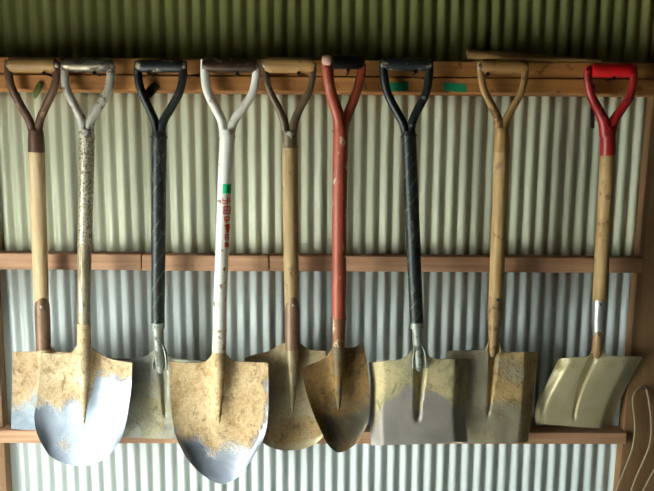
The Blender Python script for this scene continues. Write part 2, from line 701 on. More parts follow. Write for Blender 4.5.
M['brown_socket'] = mat_paint('brown_socket', '83654c', '523f2e', 0.6, 0.45, 0.25, '6e533c')
M['mud_socket'] = mat_paint('muddy_socket', 'cbb088', '8c6c44', 0.58, 0.7, 0.05, 'ad8f62', grade=(20, 20, 14))

# -------- shovel: pale ash shaft, square blade, first in the row
def Ya(y, Yend=-0.082):
    return Yline(y, 65, YG, 350, Yend)


def shovel_first():
    r = make_shovel('shovel with pale wooden shaft and rusty fork, its square blade partly behind a round one',
                    (43, 428), -0.08)
    part('grip', grip_mesh((10, 65), (56, 65), YG, YG, 7.2), M['grip_wood'], r, label='turned wooden grip')
    y = part('yoke', yoke_mesh(
        [(8.5, 60, YG, 3.4), (8.5, 72, YG, 3.6), (11, 86, YG, 3.6), (20, 104, Ya(104), 3.6), (29, 120, Ya(120), 3.7), (33, 134, Ya(134), 3.8)],
        [(56.3, 62, YG, 3.3), (56.4, 74, YG, 3.5), (54, 88, YG, 3.6), (46, 106, Ya(106), 3.6), (40, 120, Ya(120), 3.7), (38, 134, Ya(134), 3.8)],
        [(35.8, 130, Ya(130), 7), (36.2, 140, Ya(140), 7.8), (36.6, 152, Ya(152), 8)], 0.75, ring=False), M['brown_steel'], r)
    for x in (8.3, 56.3):
        part('rivet', rivet_mesh(x, 65, YG - 0.0075, 2.8), M['rivet'], y)
    part('shaft', shaft_mesh([(36.5, 149, Ya(149), 7.8), (38, 200, Ya(200), 7.7), (39.8, 250, Ya(250), 7.5), (41.5, 300, Ya(300), 7.1),
                              (42.3, 318, Ya(318), 6.5)]), M['wood_pale'], r)
    s = part('socket', ptube([(41.6, 295, Ya(295) - 0.010, 2.2), (41.8, 299, Ya(299) - 0.006, 5.4), (42.1, 306, Ya(306) - 0.003, 7.3), (42.8, 325, Ya(325), 7.6),
                              (43.4, 345, Ya(345), 7.3), (43.6, 352, Ya(352), 7.2)], 20, 1, 3), M['brown_socket'], r)
    part('rivet', rivet_mesh(41.5, 307, Ya(307) - 0.0205, 1.9), M['rivet'], s)
    add_blade(r, mat_blade('blade_first', '9aa4ac', '6f7a84', 'c9b08a', '9c7e54', 0.5, 0.6, 1.0), -0.078, -0.074,
              [(12.5, 352), (24, 352), (34, 351.5), (37, 348), (44, 344), (51, 347), (55, 351), (66, 352.5), (77, 353)],
              [(11, 429), (30, 430), (55, 430.5), (77, 430)],
              [(12.5, 352), (12, 390), (11, 429)], [(77, 353), (77.5, 390), (77, 430)],
              front_relief(0.012, 0.006, 0.2, rend=0.5),
              lambda u, v: 0.80 - 0.85 * smooth(0.35, 0.95, v) + 0.25 * gauss(u, -0.85, 0.2),
              [(43.5, 348, Ya(348), 7), (43.8, 362, -0.088, 6.2), (44, 385, -0.080, 3.2), (44, 398, -0.074, 0.8)])
    return r


def Yf(y, Yend=-0.128):
    return Yline(y, 65, YG, 350, Yend)


def shovel_muddy_round():
    r = make_shovel('shovel with speckled silver shaft and wide round blade shining white at lower right', (84, 465), -0.13)
    part('grip', grip_mesh((63, 65), (112, 65), YG, YG, 7.0), M['dark_metal'], r, label='tarnished dark metal grip')
    y = part('yoke', yoke_mesh(
        [(65, 60, YG, 3.2), (65, 74, YG, 3.5), (67, 90, YG, 3.8), (75, 106, Yf(106), 3.8), (81.5, 120, Yf(120), 3.9), (84, 134, Yf(134), 4)],
        [(111, 62, YG, 3.6), (111, 76, YG, 4), (108, 91, YG, 4), (98.5, 107, Yf(107), 4), (91, 120, Yf(120), 4), (89.5, 134, Yf(134), 4)],
        [(87, 130, Yf(130), 7), (87, 138, Yf(138), 7.6)], 1, ring=True), M['silver'], r)
    for x in (65, 111.2):
        part('rivet', rivet_mesh(x, 65, YG - 0.0085, 2.6), M['rivet'], y)
    part('shaft', shaft_mesh([(87, 137, Yf(137), 7.3), (86, 190, Yf(190), 7.3), (84.7, 246, Yf(246), 7.0)]), M['silver_mud'], r)
    part('sleeve', shaft_mesh([(84.7, 244, Yf(244), 6.9), (84.3, 275, Yf(275), 6.8), (84, 300, Yf(300), 6.6), (84, 326, Yf(326), 6.4)]),
         mat_paint('streaked_tube', 'b5a68a', '5f5644', 0.52, 0.35, 0.45, '978768', grade=(60, 60, 3)), r, label='bare streaked lower length of the shaft')
    part('socket', merge(ptube([(84, 323, Yf(323), 7.2), (84, 327, Yf(327), 7.2)], 20),
                         ptube([(84, 325, Yf(325), 6.5), (84, 340, Yf(340), 7.0), (84, 350, Yf(350), 7.2)], 20, 1, 3)),
         M['mud_socket'], r)

    def mud(u, v):
        m = 0.95 - 1.1 * smooth(0.30, 0.62, v + 0.10 * u)
        m -= 0.9 * smooth(0.0, 0.35, u) * smooth(0.06, 0.3, v)
        m += 0.6 * gauss(u, -0.35, 0.35) * gauss(v, 0.83, 0.12)
        m += 0.35 * gauss(u, -0.9, 0.15) * gauss(v, 0.75, 0.2)
        return m
    add_blade(r, mat_blade('blade_muddy_round', 'a9b1ba', '858f9b', 'd6c09a', 'a48558', 0.5, 0.7, 2.0, 0.9), -0.124, -0.128,
              [(40.7, 352.8), (55, 354), (68, 353.8), (73, 350.5), (77, 346), (84, 344), (90, 346), (96, 351), (108, 358), (120, 361), (132.4, 362.8)],
              [(40, 441), (50, 456), (65.6, 463.8), (83, 466), (98, 462.5), (110, 454), (120, 441)],
              [(40.7, 352.8), (39.5, 375), (36.8, 401), (34.3, 415.5), (36, 430), (40, 441)],
              [(132.4, 362.8), (131, 390), (127.5, 415.5), (124, 431), (120, 441)],
              front_relief(0.028, 0.020, 0.26, 0, 0, 0.75, toe=0.01), mud,
              [(84, 345, Yf(345), 7), (84, 360, -0.134, 6.8), (84, 382, -0.130, 5.2), (84, 405, -0.124, 3), (84, 425, -0.119, 0.8)], 0.8)
    return r


def shovel_black_square():
    r = make_shovel('shovel with wrapped black shaft and grey square blade tucked between two round blades', (160, 438), -0.09)
    Y = lambda y: Yline(y, 65, YG, 350, -0.088)
    part('grip', grip_mesh((137, 66), (184, 66), YG, YG, 6.2), M['black_grip'], r, label='scuffed black metal grip')
    y = part('yoke', yoke_mesh(
        [(138, 61, YG, 3.4), (138, 75, YG, 3.7), (141, 90, YG, 3.7), (149, 108, Y(108), 3.8), (155, 122, Y(122), 3.9), (157, 136, Y(136), 4)],
        [(183, 61, YG, 3.4), (183, 76, YG, 3.7), (179.5, 92, YG, 3.7), (171, 108, Y(108), 3.8), (163, 122, Y(122), 3.9), (161, 136, Y(136), 4)],
        [(159, 131, Y(131), 7), (159, 138, Y(138), 7.7)], 1), M['black'], r)
    for x in (137.6, 183.4):
        part('rivet', rivet_mesh(x, 66, YG - 0.0085, 2.6), M['rivet'], y)
    part('shaft', shaft_mesh([(159, 137, Y(137), 7.4), (158.8, 190, Y(190), 7.3), (158.3, 250, Y(250), 7.1), (158, 326, Y(326), 6.7)]), M['wrapA'], r)
    part('socket', merge(ptube([(158, 322, Y(322), 7.1), (158, 328, Y(328), 7.1)], 20),
                         ptube([(158, 324, Y(324), 5.6), (158.4, 340, Y(340), 5.4), (159.5, 358, Y(358), 5.6), (160, 366, Y(366), 5.0), (160, 371, Y(371), 3.4), (160, 373.5, Y(372), 1)], 20, 1, 2)),
         M['grey_stub'], r, label='bare grey metal end of the shaft')
    strap(r, [(153, 369), (154, 358), (157, 347), (160, 343.5), (163.5, 347), (166, 358), (166.5, 370)], -0.094, M['grey_stub'])
    add_blade(r, mat_blade('blade_black_square', 'a09f90', '6e706a', 'b0a47c', '8c8460', 0.46, 0.45, 3.0), -0.078, -0.086,
              [(105, 358), (120, 358.8), (135, 358.6), (146, 356), (153, 350.5), (157, 344.5), (160, 343), (163.5, 345), (167, 352.5), (174, 358.5), (190, 360), (213, 361)],
              [(117, 437), (140, 438), (165, 438.8), (204, 439)],
              [(105, 358), (108, 385), (112, 410), (117, 437)], [(213, 361), (212, 390), (208, 415), (204, 439)],
              back_relief(0.016, 0.8, 0.014, 0.17, 0.06, 0.8, 0.03, 0.12),
              lambda u, v: 0.30 + 0.35 * gauss(v, 0.7, 0.3) * gauss(u, -0.1, 0.5))
    return r


def strap(parent, pts, Y, mat):
    part('strap', ptube([(a, b, Y, 1.15) for a, b in pts], 10, 1, 5), mat, parent)


def shovel_white():
    r = make_shovel('white-shafted shovel with green sticker and red lettering and large round muddy blade', (220, 484), -0.13)
    part('grip', grip_mesh((203, 65), (257, 66), YG, YG, 7.0), M['rust_metal'], r, label='rusty dark metal grip')
    y = part('yoke', yoke_mesh(
        [(205, 60, YG, 3.8), (205, 75, YG, 4.1), (207.5, 91, YG, 4.1), (215, 107, Yf(107), 4.1), (221.5, 120, Yf(120), 4.1), (224, 134, Yf(134), 4.1)],
        [(256.5, 64, YG, 3.5), (256, 78, YG, 3.8), (252.5, 93, YG, 3.8), (243, 108, Yf(108), 3.9), (234, 121, Yf(121), 4), (230.5, 134, Yf(134), 4)],
        [(227.5, 130, Yf(130), 7.2), (227.3, 137, Yf(137), 7.8)], 1), M['white'], r)
    for x in (204.6, 256.6):
        part('rivet', rivet_mesh(x, 66, YG - 0.009, 2.6), M['rivet'], y)
    S = [(227.3, 136, Yf(136), 7.4), (224.5, 190, Yf(190), 7.2), (222.2, 250, Yf(250), 6.9), (220.3, 300, Yf(300), 6.9), (219.8, 330, Yf(330), 6.9)]
    part('shaft', shaft_mesh(S), M['white'], r)

    SS = catmull(S, 4)

    def on(px, py, lift=0.0005):
        for a, b in zip(SS, SS[1:]):
            if a[1] <= py <= b[1]:
                t = (py - a[1]) / (b[1] - a[1])
                cx = a[0] + (b[0] - a[0]) * t
                Yc = a[2] + (b[2] - a[2]) * t
                rr = (a[3] + (b[3] - a[3]) * t)
                d = max(-0.97, min(0.97, (px - cx) / rr))
                return at(px, py, Yc - rr * mpp(Yc) * math.sqrt(1 - d * d) - lift)
        return at(px, py, Yf(py))

    def patch(x0, y0, x1, y1, nx=6, ny=3, lift=0.0005, skew=-0.045):
        V, F = [], []
        for j in range(ny + 1):
            for i in range(nx + 1):
                yy = y0 + (y1 - y0) * j / ny
                V.append(on(x0 + (x1 - x0) * i / nx + skew * (yy - 190), yy, lift))
        for j in range(ny):
            for i in range(nx):
                a = j * (nx + 1) + i
                F.append((a, a + nx + 1, a + nx + 2, a + 1))
        return V, F
    st = part('sticker', patch(221.3, 184, 231.2, 193.6, 8, 5), mat_plain('green_sticker', '19c47c', 0.45, 0, 0.1), r, label='small green square sticker')
    # the pale curl printed on the green square
    part('mark', merge(patch(225.2, 186, 228.4, 187, lift=0.0009), patch(227.6, 187, 228.8, 188.8, lift=0.0009),
                       patch(225.4, 188.5, 228.4, 189.4, lift=0.0009), patch(227.6, 189.4, 228.8, 191.2, lift=0.0009), patch(225, 191, 228.2, 192, lift=0.0009)),
         mat_plain('pale_print', '0d7a50', 0.5), st)
    red = []
    for q in [  # four worn characters, one above the other, then a red square
            (221.5, 200.2, 227.8, 201.3), (226.6, 196.8, 228, 203.8), (221.7, 202.6, 228, 203.7), (221.7, 198.2, 222.8, 201), (229, 197.6, 230, 202.5),
            (223.4, 206.2, 224.6, 214), (223.4, 206.2, 231, 207.3), (226.6, 206.2, 227.7, 214), (229.6, 206.2, 230.9, 214), (223.4, 209.8, 231, 210.7), (223.4, 213.2, 231, 214.3),
            (224.6, 216.4, 230.2, 217.5), (224.6, 216.4, 225.7, 220.8), (229.2, 216.4, 230.3, 220.8), (224.6, 219.9, 230.2, 221), (227, 218, 228, 222.6),
            (226.4, 224, 230.7, 229.4), (227.2, 229.4, 230, 232.6), (225.2, 225.2, 226.6, 226.3),
            (226, 234, 227.2, 240), (226, 234, 230.4, 235), (229.4, 234, 230.5, 240.4), (227.4, 237, 229.2, 238),
            (226.4, 242.6, 230.8, 247.2)]:
        red.append(patch(q[0] + 0.8, q[1], q[2] + 0.8, q[3], nx=4, ny=2))
    part('lettering', merge(*red), mat_plain('red_print', 'd84e2e', 0.5, 0, 0.2, 200), r, label='worn red vertical characters')
    part('socket', merge(ptube([(219.8, 328.5, Yf(328), 7.4), (219.8, 331, Yf(331), 7.4)], 20),
                         ptube([(219.8, 330, Yf(330), 7), (219.4, 345, Yf(345), 7.3), (219.2, 357, Yf(357), 7.3)], 20, 1, 3)),
         mat_paint('dusty_white', 'dcd4c2', '9c7e50', 0.55, 0.45, 0.05, 'c9b58e', grade=(20, 20, 14)), r)

    def mud(u, v):
        e = 0.03 * math.sin(9 * u)
        m = 1.0 - 1.15 * smooth(0.48, 0.97, v + e - 0.02 * u)
        m -= 0.55 * smooth(0.72, 1.0, u) * smooth(0.05, 0.2, v)
        return m
    add_blade(r, mat_blade('blade_white', 'a9aeb6', '7f8793', 'd8bd90', 'a68654', 0.45, 0.8, 4.0, 0.9), -0.126, -0.130,
              [(169.2, 361.5), (190, 363), (204, 362), (209, 358), (214, 352), (220, 351), (226, 354), (231, 359.5), (238, 361.5), (252, 362.3), (268.2, 363)],
              [(186, 457), (195, 468), (207, 478), (221, 484), (236, 478.5), (248, 465), (254, 456)],
              [(169.2, 361.5), (170, 385), (171, 405), (174, 429), (179, 444), (186, 457)],
              [(268.2, 363), (268.5, 390), (268, 417), (264.5, 436), (260, 446), (254, 456)],
              front_relief(0.026, 0.020, 0.22, 0, -0.02, 0.72, toe=0.012), mud,
              [(219.3, 352, Yf(352), 7.2), (219, 363, -0.136, 7), (218.8, 385, -0.132, 5.2), (218.8, 410, -0.126, 3), (218.8, 428, -0.121, 0.8)], 0.9)
    return r


def shovel_wood_round():
    r = make_shovel('shovel with thick wooden shaft and brown rounded blade tucked behind a pointed dark blade', (285, 450), -0.09)
    Y = lambda y: Yline(y, 65, YG, 350, -0.084)
    part('grip', grip_mesh((265, 65), (314, 65), YG, YG, 7.4), M['grip_wood'], r, label='turned wooden grip')
    y = part('yoke', yoke_mesh(
        [(264.5, 60, YG, 2.8), (266, 76, YG, 3.0), (269.5, 90, YG, 3.0), (278, 107, Y(107), 3.3), (284, 121, Y(121), 3.8), (286.5, 136, Y(136), 4)],
        [(313.5, 63, YG, 2.8), (312.5, 78, YG, 3.0), (309, 92, YG, 3.1), (301, 107, Y(107), 3.3), (294.5, 121, Y(121), 3.8), (292.5, 136, Y(136), 4)],
        [(289.5, 131, Y(131), 7), (289.8, 139, Y(139), 7.4), (290, 148, Y(148), 7.4)], 0.8), M['olive_steel'], r)
    for x in (264.6, 313.4):
        part('rivet', rivet_mesh(x, 65, YG - 0.0065, 2.6), M['rivet'], y)
    part('shaft', shaft_mesh([(290, 146, Y(146), 7.4), (290.3, 195, Y(195), 7.8), (291, 250, Y(250), 7.7), (291.6, 300, Y(300), 7.2), (292, 318, Y(318), 6.6)]), M['wood_speck'], r)
    s = part('socket', ptube([(292.3, 294, Y(294) - 0.012, 1.8), (292.3, 299, Y(299) - 0.007, 5.2), (292.3, 307, Y(307) - 0.003, 7.4), (292.3, 325, Y(325), 7.7),
                              (292.3, 341, -0.088, 7.6), (292.3, 349, -0.088, 7.4)], 20, 1, 3), M['brown_socket'], r)
    part('rivet', rivet_mesh(293.5, 305, Y(305) - 0.0205, 1.8), M['rivet'], s)
    add_blade(r, mat_blade('blade_wood_round', 'a89a78', '8a7a58', 'a88a5a', '7d6238', 0.40, 0.45, 5.0, 0.35), -0.079, -0.086,
              [(244.6, 358.5), (255, 354.5), (268, 351.5), (277, 346.5), (285, 342.5), (293, 341.5), (300, 343.5), (307, 348.5), (315, 350.5), (325.5, 350.8)],
              [(258, 437), (266, 445), (278, 449.5), (290, 450.5), (303, 449), (315, 444), (322.7, 437)],
              [(244.6, 358.5), (246.5, 385), (250, 412), (258, 437)], [(325.5, 350.8), (327.5, 380), (327, 412), (322.7, 437)],
              front_relief(0.016, 0.020, 0.30, 0.12, 0.05, 0.8, toe=0.006),
              lambda u, v: 0.30 + 0.40 * smooth(0.55, 0.85, v) - 0.6 * smooth(0.9, 1.0, v) + 0.2 * smooth(0.3, 0, v),
              [(292.3, 345, -0.088, 7.4), (292.5, 365, -0.088, 6.2), (292.5, 390, -0.083, 4), (292.5, 415, -0.079, 0.8)], 0.3)
    return r


def shovel_orange():
    Yg = -0.142
    r = make_shovel('red-orange shovel turned sideways with black grip and narrow pointed dark brown blade', (339, 452), -0.13)
    Y = lambda y: Yline(y, 65, Yg, 350, -0.128)
    part('grip', grip_mesh((331, 62), (362, 62.5), Yg - 0.018, Yg + 0.016, 6.8), M['black_plastic'], r, label='black plastic grip')
    y = part('yoke', yoke_mesh(
        [(327, 56, Yg - 0.022, 4.6), (327.3, 68, Yg - 0.022, 5), (329.5, 86, Yg - 0.018, 5), (334, 103, Y(103) - 0.010, 5.2), (338.3, 116, Y(116) - 0.004, 5.6), (340.3, 132, Y(132), 6.4)],
        [(362.5, 64, Yg + 0.018, 3.7), (360, 80, Yg + 0.016, 4), (355, 97, Y(97) + 0.012, 4.2), (349.5, 110, Y(110) + 0.008, 4.4), (345, 121, Y(121) + 0.003, 4.8), (343, 132, Y(132), 5)],
        [(340.7, 122, Y(122), 6.5), (340.8, 132, Y(132), 7.9)], 1), M['orange'], r)
    part('end_cap', rivet_mesh(327, 60.5, Yg - 0.0325, 5.3), M['endcap'], y, label='pale pink round end cap')
    part('rivet', rivet_mesh(326, 66, Yg - 0.034, 1.2), M['black_plastic'], y)
    part('shaft', shaft_mesh([(340.8, 131, Y(131), 7.6), (339.8, 190, Y(190), 7.4), (339.2, 250, Y(250), 7.2), (339, 320, Y(320), 7.2)]), M['orange_worn'], r)
    part('socket', merge(ptube([(339, 317, Y(317), 7.7), (339, 320, Y(320), 7.7)], 20),
                         ptube([(339, 319, Y(319), 7), (338.7, 333, Y(333), 6.6), (338.4, 347, -0.133, 6.6)], 20, 1, 3)),
         mat_paint('rusty_socket', '8a5a36', 'c8b48c', 0.55, 0.5, 0.2, '6e3e24'), r)
    add_blade(r, mat_blade('blade_pointed', '6b6450', '4b4a3c', '94713c', '62481f', 0.36, 0.35, 6.0, 0.4), -0.122, -0.128,
              [(301.3, 370), (309, 365), (318, 362), (326, 357), (331, 349.5), (338.5, 344), (346, 348), (355, 347), (363.4, 342)],
              [(324, 438), (329, 446), (334, 450.5), (339, 452.6), (346, 450.5), (354, 445.5), (361, 438)],
              [(301.3, 370), (306, 391), (314, 415), (324, 438)], [(363.4, 342), (367, 365), (370, 393), (368.6, 420), (361, 438)],
              front_relief(0.016, 0.020, 0.34, 0.22, 0.1, 0.75, toe=0.004, twist=-0.016),
              lambda u, v: 0.62 - 0.5 * gauss(v, 0.75, 0.2) * (0.5 + 0.5 * u) + 0.3 * gauss(v, 0.3, 0.2),
              [(338.4, 345, -0.133, 6.6), (338.2, 370, -0.130, 5), (338.4, 395, -0.124, 3), (338.6, 415, -0.119, 0.8)], 0.6)
    return r


def shovel_black_polished():
    r = make_shovel('shovel with wrapped black shaft and square blade polished grey below a tan stained top', (419, 444), -0.13)
    Y = Yf
    part('grip', grip_mesh((382, 64), (430, 65), YG, YG, 6.0), M['black_grip'], r, label='scuffed black metal grip')
    y = part('yoke', yoke_mesh(
        [(383, 60, YG, 3.4), (384, 76, YG, 3.7), (387.5, 93, YG, 3.7), (396, 110, Y(110), 3.8), (403, 123, Y(123), 3.9), (406.5, 136, Y(136), 4)],
        [(429.5, 61, YG, 3.4), (429, 77, YG, 3.8), (425.5, 94, YG, 3.8), (417.5, 110, Y(110), 3.8), (412, 123, Y(123), 3.9), (410.5, 136, Y(136), 4)],
        [(408.5, 131, Y(131), 6.8), (409, 137, Y(137), 7.5)], 1), M['black'], r)
    for x in (382.8, 429.8):
        part('rivet', rivet_mesh(x, 65, YG - 0.0085, 2.6), M['rivet'], y)
    part('shaft', shaft_mesh([(409, 136, Y(136), 7.1), (411, 190, Y(190), 7.2), (413.6, 250, Y(250), 7.2), (416.8, 326, Y(326), 6.8)]), M['wrapB'], r)
    part('socket', merge(ptube([(416.6, 322, Y(322), 7.1), (416.9, 328, Y(328), 7.1)], 20),
                         ptube([(416.8, 324, Y(324), 5.6), (417.6, 340, Y(340), 5.2), (418.6, 355, Y(355), 5.4), (419.2, 364, Y(364), 5.0), (419.3, 369, Y(369), 3.6), (419.3, 371.5, Y(370), 1)], 20, 1, 2)),
         M['grey_stub'], r, label='bare grey metal end of the shaft')

    def mud(u, v):
        e = 0.42 + 0.10 * smooth(0.4, 0.8, abs(u)) - 0.06 * gauss(abs(u), 0.3, 0.12)
        m = 0.85 * (1 - smooth(e - 0.1, e + 0.1, v)) + 0.45 * smooth(0.68, 0.8, abs(u)) * (1 - smooth(0.7, 0.95, v))
        m += 0.8 * gauss(u, 0.01, 0.10) * (1 - smooth(0.6, 0.74, v))
        m -= 0.45 * gauss(abs(u), 0.22, 0.12) * gauss(v, 0.1, 0.1) + 0.3 * gauss(u, -0.8, 0.2) * gauss(v, 0.35, 0.15)
        return m
    strap(r, [(413, 368), (413.4, 357), (416, 348), (419.5, 344.5), (423.4, 348), (425.6, 357), (426, 368)], -0.136, M['grey_stub'])
    add_blade(r, mat_blade('blade_polished', 'a39a8e', '8b847c', 'c6b384', '97906c', 0.48, 0.3, 7.0, 0.3), -0.120, -0.128,
              [(368.6, 363), (384.5, 361), (396, 360.3), (404, 358), (410, 352.5), (415, 346), (420, 344), (425, 348.5), (429, 356), (435, 358.8), (450, 359), (469.2, 358.6)],
              [(371, 445.5), (400, 445), (435, 443.5), (467.8, 441.4)],
              [(368.6, 363), (371, 384), (369.5, 415), (371, 445.5)], [(469.2, 358.6), (467, 389), (465.3, 416), (467.8, 441.4)],
              back_relief(0.022, 0.72, 0.026, 0.22, 0.07, 0.80, 0.03, -0.01, 0.008), mud)
    return r


def shovel_tan_square():
    r = make_shovel('wooden shovel with mud-patched square blade, just behind the polished grey blade', (497, 443), -0.09)
    Y = lambda y: Yline(y, 66, YG, 350, -0.092)
    part('grip', grip_mesh((481, 66), (526, 67), YG, YG, 7.0), M['grip_wood2'], r, label='turned wooden grip')
    y = part('yoke', yoke_mesh(
        [(480, 62, YG, 2.8), (481, 76, YG, 3.1), (484.5, 91, YG, 3.2), (492, 106, Y(106), 3.5), (498, 120, Y(120), 4.2), (500, 134, Y(134), 4.6)],
        [(526, 64, YG, 2.8), (524.5, 79, YG, 3), (520.5, 94, YG, 3), (512.5, 108, Y(108), 3.3), (506, 121, Y(121), 3.8), (503.5, 134, Y(134), 4)],
        [(501.5, 128, Y(128), 6.6), (501.7, 138, Y(138), 7.6), (501.5, 152, Y(152), 7.8)], 0.8, ring=False), M['tan_steel'], r)
    for x in (479.8, 526.2):
        part('rivet', rivet_mesh(x, 67, YG - 0.007, 2.6), M['rivet'], y)
    part('shaft', shaft_mesh([(501.5, 150, Y(150), 7.5), (500, 200, Y(200), 7.6), (497.8, 250, Y(250), 7.5), (495.8, 300, Y(300), 7.2), (495, 315, Y(315), 6.4)]), M['wood_tan'], r)
    s = part('socket', merge(ptube([(495.6, 296, Y(296), 7.5), (495.2, 308, Y(308), 7.8), (494.4, 322, Y(322), 6.8), (493.6, 336, Y(336), 5.2), (493.2, 348, Y(348), 4.4), (493, 355, Y(355), 3.2), (493, 357.5, Y(357), 1)], 20, 1, 3)),
             M['tan_stub'], r)
    part('rivet', rivet_mesh(498, 300, Y(300) - 0.0185, 1.8), M['black_plastic'], s)

    def mud(u, v):
        m = 0.25 + 0.65 * gauss(v, 0.45, 0.14) * smooth(-0.15, 0.15, u) * (1 - smooth(0.8, 0.95, u))
        m += 0.35 * (1 - smooth(0.1, 0.25, v)) * smooth(0, 0.3, u)
        m += 0.3 * smooth(0.72, 0.8, u) + 0.6 * gauss(u, 0.03 - 0.05 * v, 0.07) * (1 - smooth(0.5, 0.7, v))
        return m
    strap(r, [(487.2, 352), (488.2, 344), (491, 338), (494, 336), (497.4, 338), (499.6, 344), (500.6, 353)], -0.095, M['tan_stub'])
    add_blade(r, mat_blade('blade_tan_square', 'aea488', '938a70', 'c3a46c', '94784a', 0.48, 0.3, 8.0, 0.6), -0.080, -0.088,
              [(446.5, 351), (462, 350.6), (480, 349.9), (486, 347), (490, 340), (494, 337.5), (498, 340), (501.5, 348), (507, 351.8), (522, 352), (537.8, 352)],
              [(451, 443.5), (480, 443), (505, 442.8), (528.3, 442.5)],
              [(446.5, 351), (448, 380), (449.5, 412), (451, 443.5)], [(537.8, 352), (535.5, 380), (532, 412), (528.3, 442.5)],
              back_relief(0.022, 0.72, 0.016, 0.17, 0.05, 0.78, 0.04, -0.1, 0.006), mud)
    return r


def shovel_red():
    r = make_shovel('shovel with crimson fork, red grip, wooden shaft and clean silvery square blade', (585, 427), -0.07)
    Y = lambda y: Yline(y, 70, YG, 350, -0.075)
    part('grip', grip_mesh((591, 70), (632, 70.5), YG, YG, 7.0), M['red_plastic'], r, label='bright red grip')
    y = part('yoke', yoke_mesh(
        [(587.5, 66, YG, 3.2), (588, 80, YG, 3.6), (591, 95, YG, 3.8), (598.5, 110, Y(110), 4.2), (604, 122, Y(122), 5), (606, 136, Y(136), 5.4)],
        [(634, 67, YG, 3.2), (633.3, 82, YG, 3.6), (629.5, 97, YG, 3.7), (621, 110, Y(110), 3.9), (613.5, 121, Y(121), 4.3), (610.5, 134, Y(134), 4.6)],
        [(608, 126, Y(126), 6), (608, 138, Y(138), 7), (607.7, 155, Y(155), 7.4)], 1, ring=False), M['crimson'], r)
    for x in (587.3, 634.2):
        part('rivet', rivet_mesh(x, 70, YG - 0.0082, 2.4), M['crimson'], y)
    part('shaft', shaft_mesh([(607.6, 153, Y(153), 7), (605.5, 200, Y(200), 7.3), (602.3, 250, Y(250), 7.2), (599.9, 300, Y(300), 7.2), (599, 316, Y(316), 6.2)]), M['wood_tan'], r)
    s = part('socket', ptube([(600, 299, Y(299), 7.5), (599.6, 309, Y(309), 7.6), (598.6, 322, Y(322), 6.8), (598, 336, Y(336), 5.2)], 20, 1, 3), M['bright_steel'], r, label='bright steel socket')
    part('rivet', rivet_mesh(600.5, 305, Y(305) - 0.0185, 1.8), M['rivet'], s)
    part('tongue', ptube([(598.6, 328, Y(328) - 0.006, 3.2), (597.6, 342, Y(342) - 0.004, 5), (597, 351, Y(351) - 0.003, 5), (596.8, 356, Y(356), 3.8), (596.8, 358.5, Y(358), 1)], 18, 1, 2), M['tan_stub'], s)
    add_blade(r, mat_blade('blade_clean', 'c2b690', 'b0a47c', 'a0905e', '857848', 0.46, 0.4, 9.0, 0.2), -0.068, -0.040,
              [(559, 358.5), (575, 357.5), (587, 356.5), (591, 354), (594, 346), (598.5, 343), (603, 347), (607, 354.5), (615, 356.3), (628, 356.5), (642.4, 356.7)],
              [(535.8, 423.4), (555, 425), (580, 427.2), (609.7, 428.6)],
              [(559, 358.5), (549.5, 378), (540, 395.4), (535, 412), (535.8, 423.4)], [(642.4, 356.7), (626.5, 386.5), (617, 408), (609.7, 428.6)],
              back_relief(0.016, 0.70, 0.012, 0.14, 0.05, 0.95, -0.04, 0.02, 0.010), lambda u, v: 0.12 + 0.25 * gauss(v, 0.1, 0.1) + 0.2 * gauss(u, -1, 0.2))
    return r


shovel_first()
shovel_muddy_round()
shovel_black_square()
shovel_white()
shovel_wood_round()
shovel_orange()
shovel_black_polished()
shovel_tan_square()
shovel_red()

# ------------------------------------------------------------------ small things
# nails in the beam that carry the grips
nail_m = mat_plain('dark_nail', '2a2420', 0.5, 0.6)
for (x, yg, Yc, rg, lab) in [(46, 65, YG, 7.2, 'first wooden grip'), (96, 65, YG, 7.0, 'grip of the speckled silver shovel'),
                             (150, 66, YG, 6.2, 'black grip next to the white shovel'), (238, 65.6, YG, 7.0, 'rusty grip of the white shovel'),
                             (299, 65, YG, 7.4, 'wooden grip next to the white shovel'), (348, 62.3, -0.143, 6.8, 'black grip of the red-orange shovel'),
                             (415, 64.7, YG, 6.0, 'black grip by the green tape'),
                             (487, 66.2, YG, 7.0, 'wooden grip below the long stick'), (612, 70.3, YG, 7.0, 'bright red grip')]:
    c = at(x, yg, Yc)
    z = c.z - rg * mpp(Yc) - 0.0026
    a = Vector((c.x, Y_BEAM + 0.03, z - 0.003))
    b = Vector((c.x, Yc - 0.012, z))
    V, F = merge(tube_data([a, b], [0.0022, 0.0022], 10),
                 tube_data([b, b + Vector((0, -0.002, 0.0005))], [0.0042, 0.0042], 12))
    o = part('nail', (V, F), nail_m, None)
    tag(o, 'dark nail in the beam just under the ' + lab, 'nail', 'nails that carry the grips')

# strips of green tape stuck on the beam
tape_m = mat_plain('green_tape', '0c8a58', 0.55, 0, 0.12)


def slab(name, quad, Y, th, mat):
    f = [at(x, y, Y) for x, y in quad]
    b = [p + Vector((0, th, 0)) for p in f]
    return box_pts(f + b, name, mat, None, 0)


o = slab('tape_strip', [(386.5, 82.6), (408.6, 82), (408.6, 90.5), (386.5, 91.5)], Y_BEAM - 0.0006, 0.0005, tape_m)
tag(o, 'green tape strip on the beam seen through the fork of a black shovel', 'tape', 'green tape strips on the beam')
o = slab('tape_strip', [(443.3, 82.4), (465.6, 84.4), (466.4, 92.6), (443.6, 90.4)], Y_BEAM - 0.0006, 0.0005, tape_m)
tag(o, 'green tape strip on bare beam between black shovel and wooden grip', 'tape', 'green tape strips on the beam')


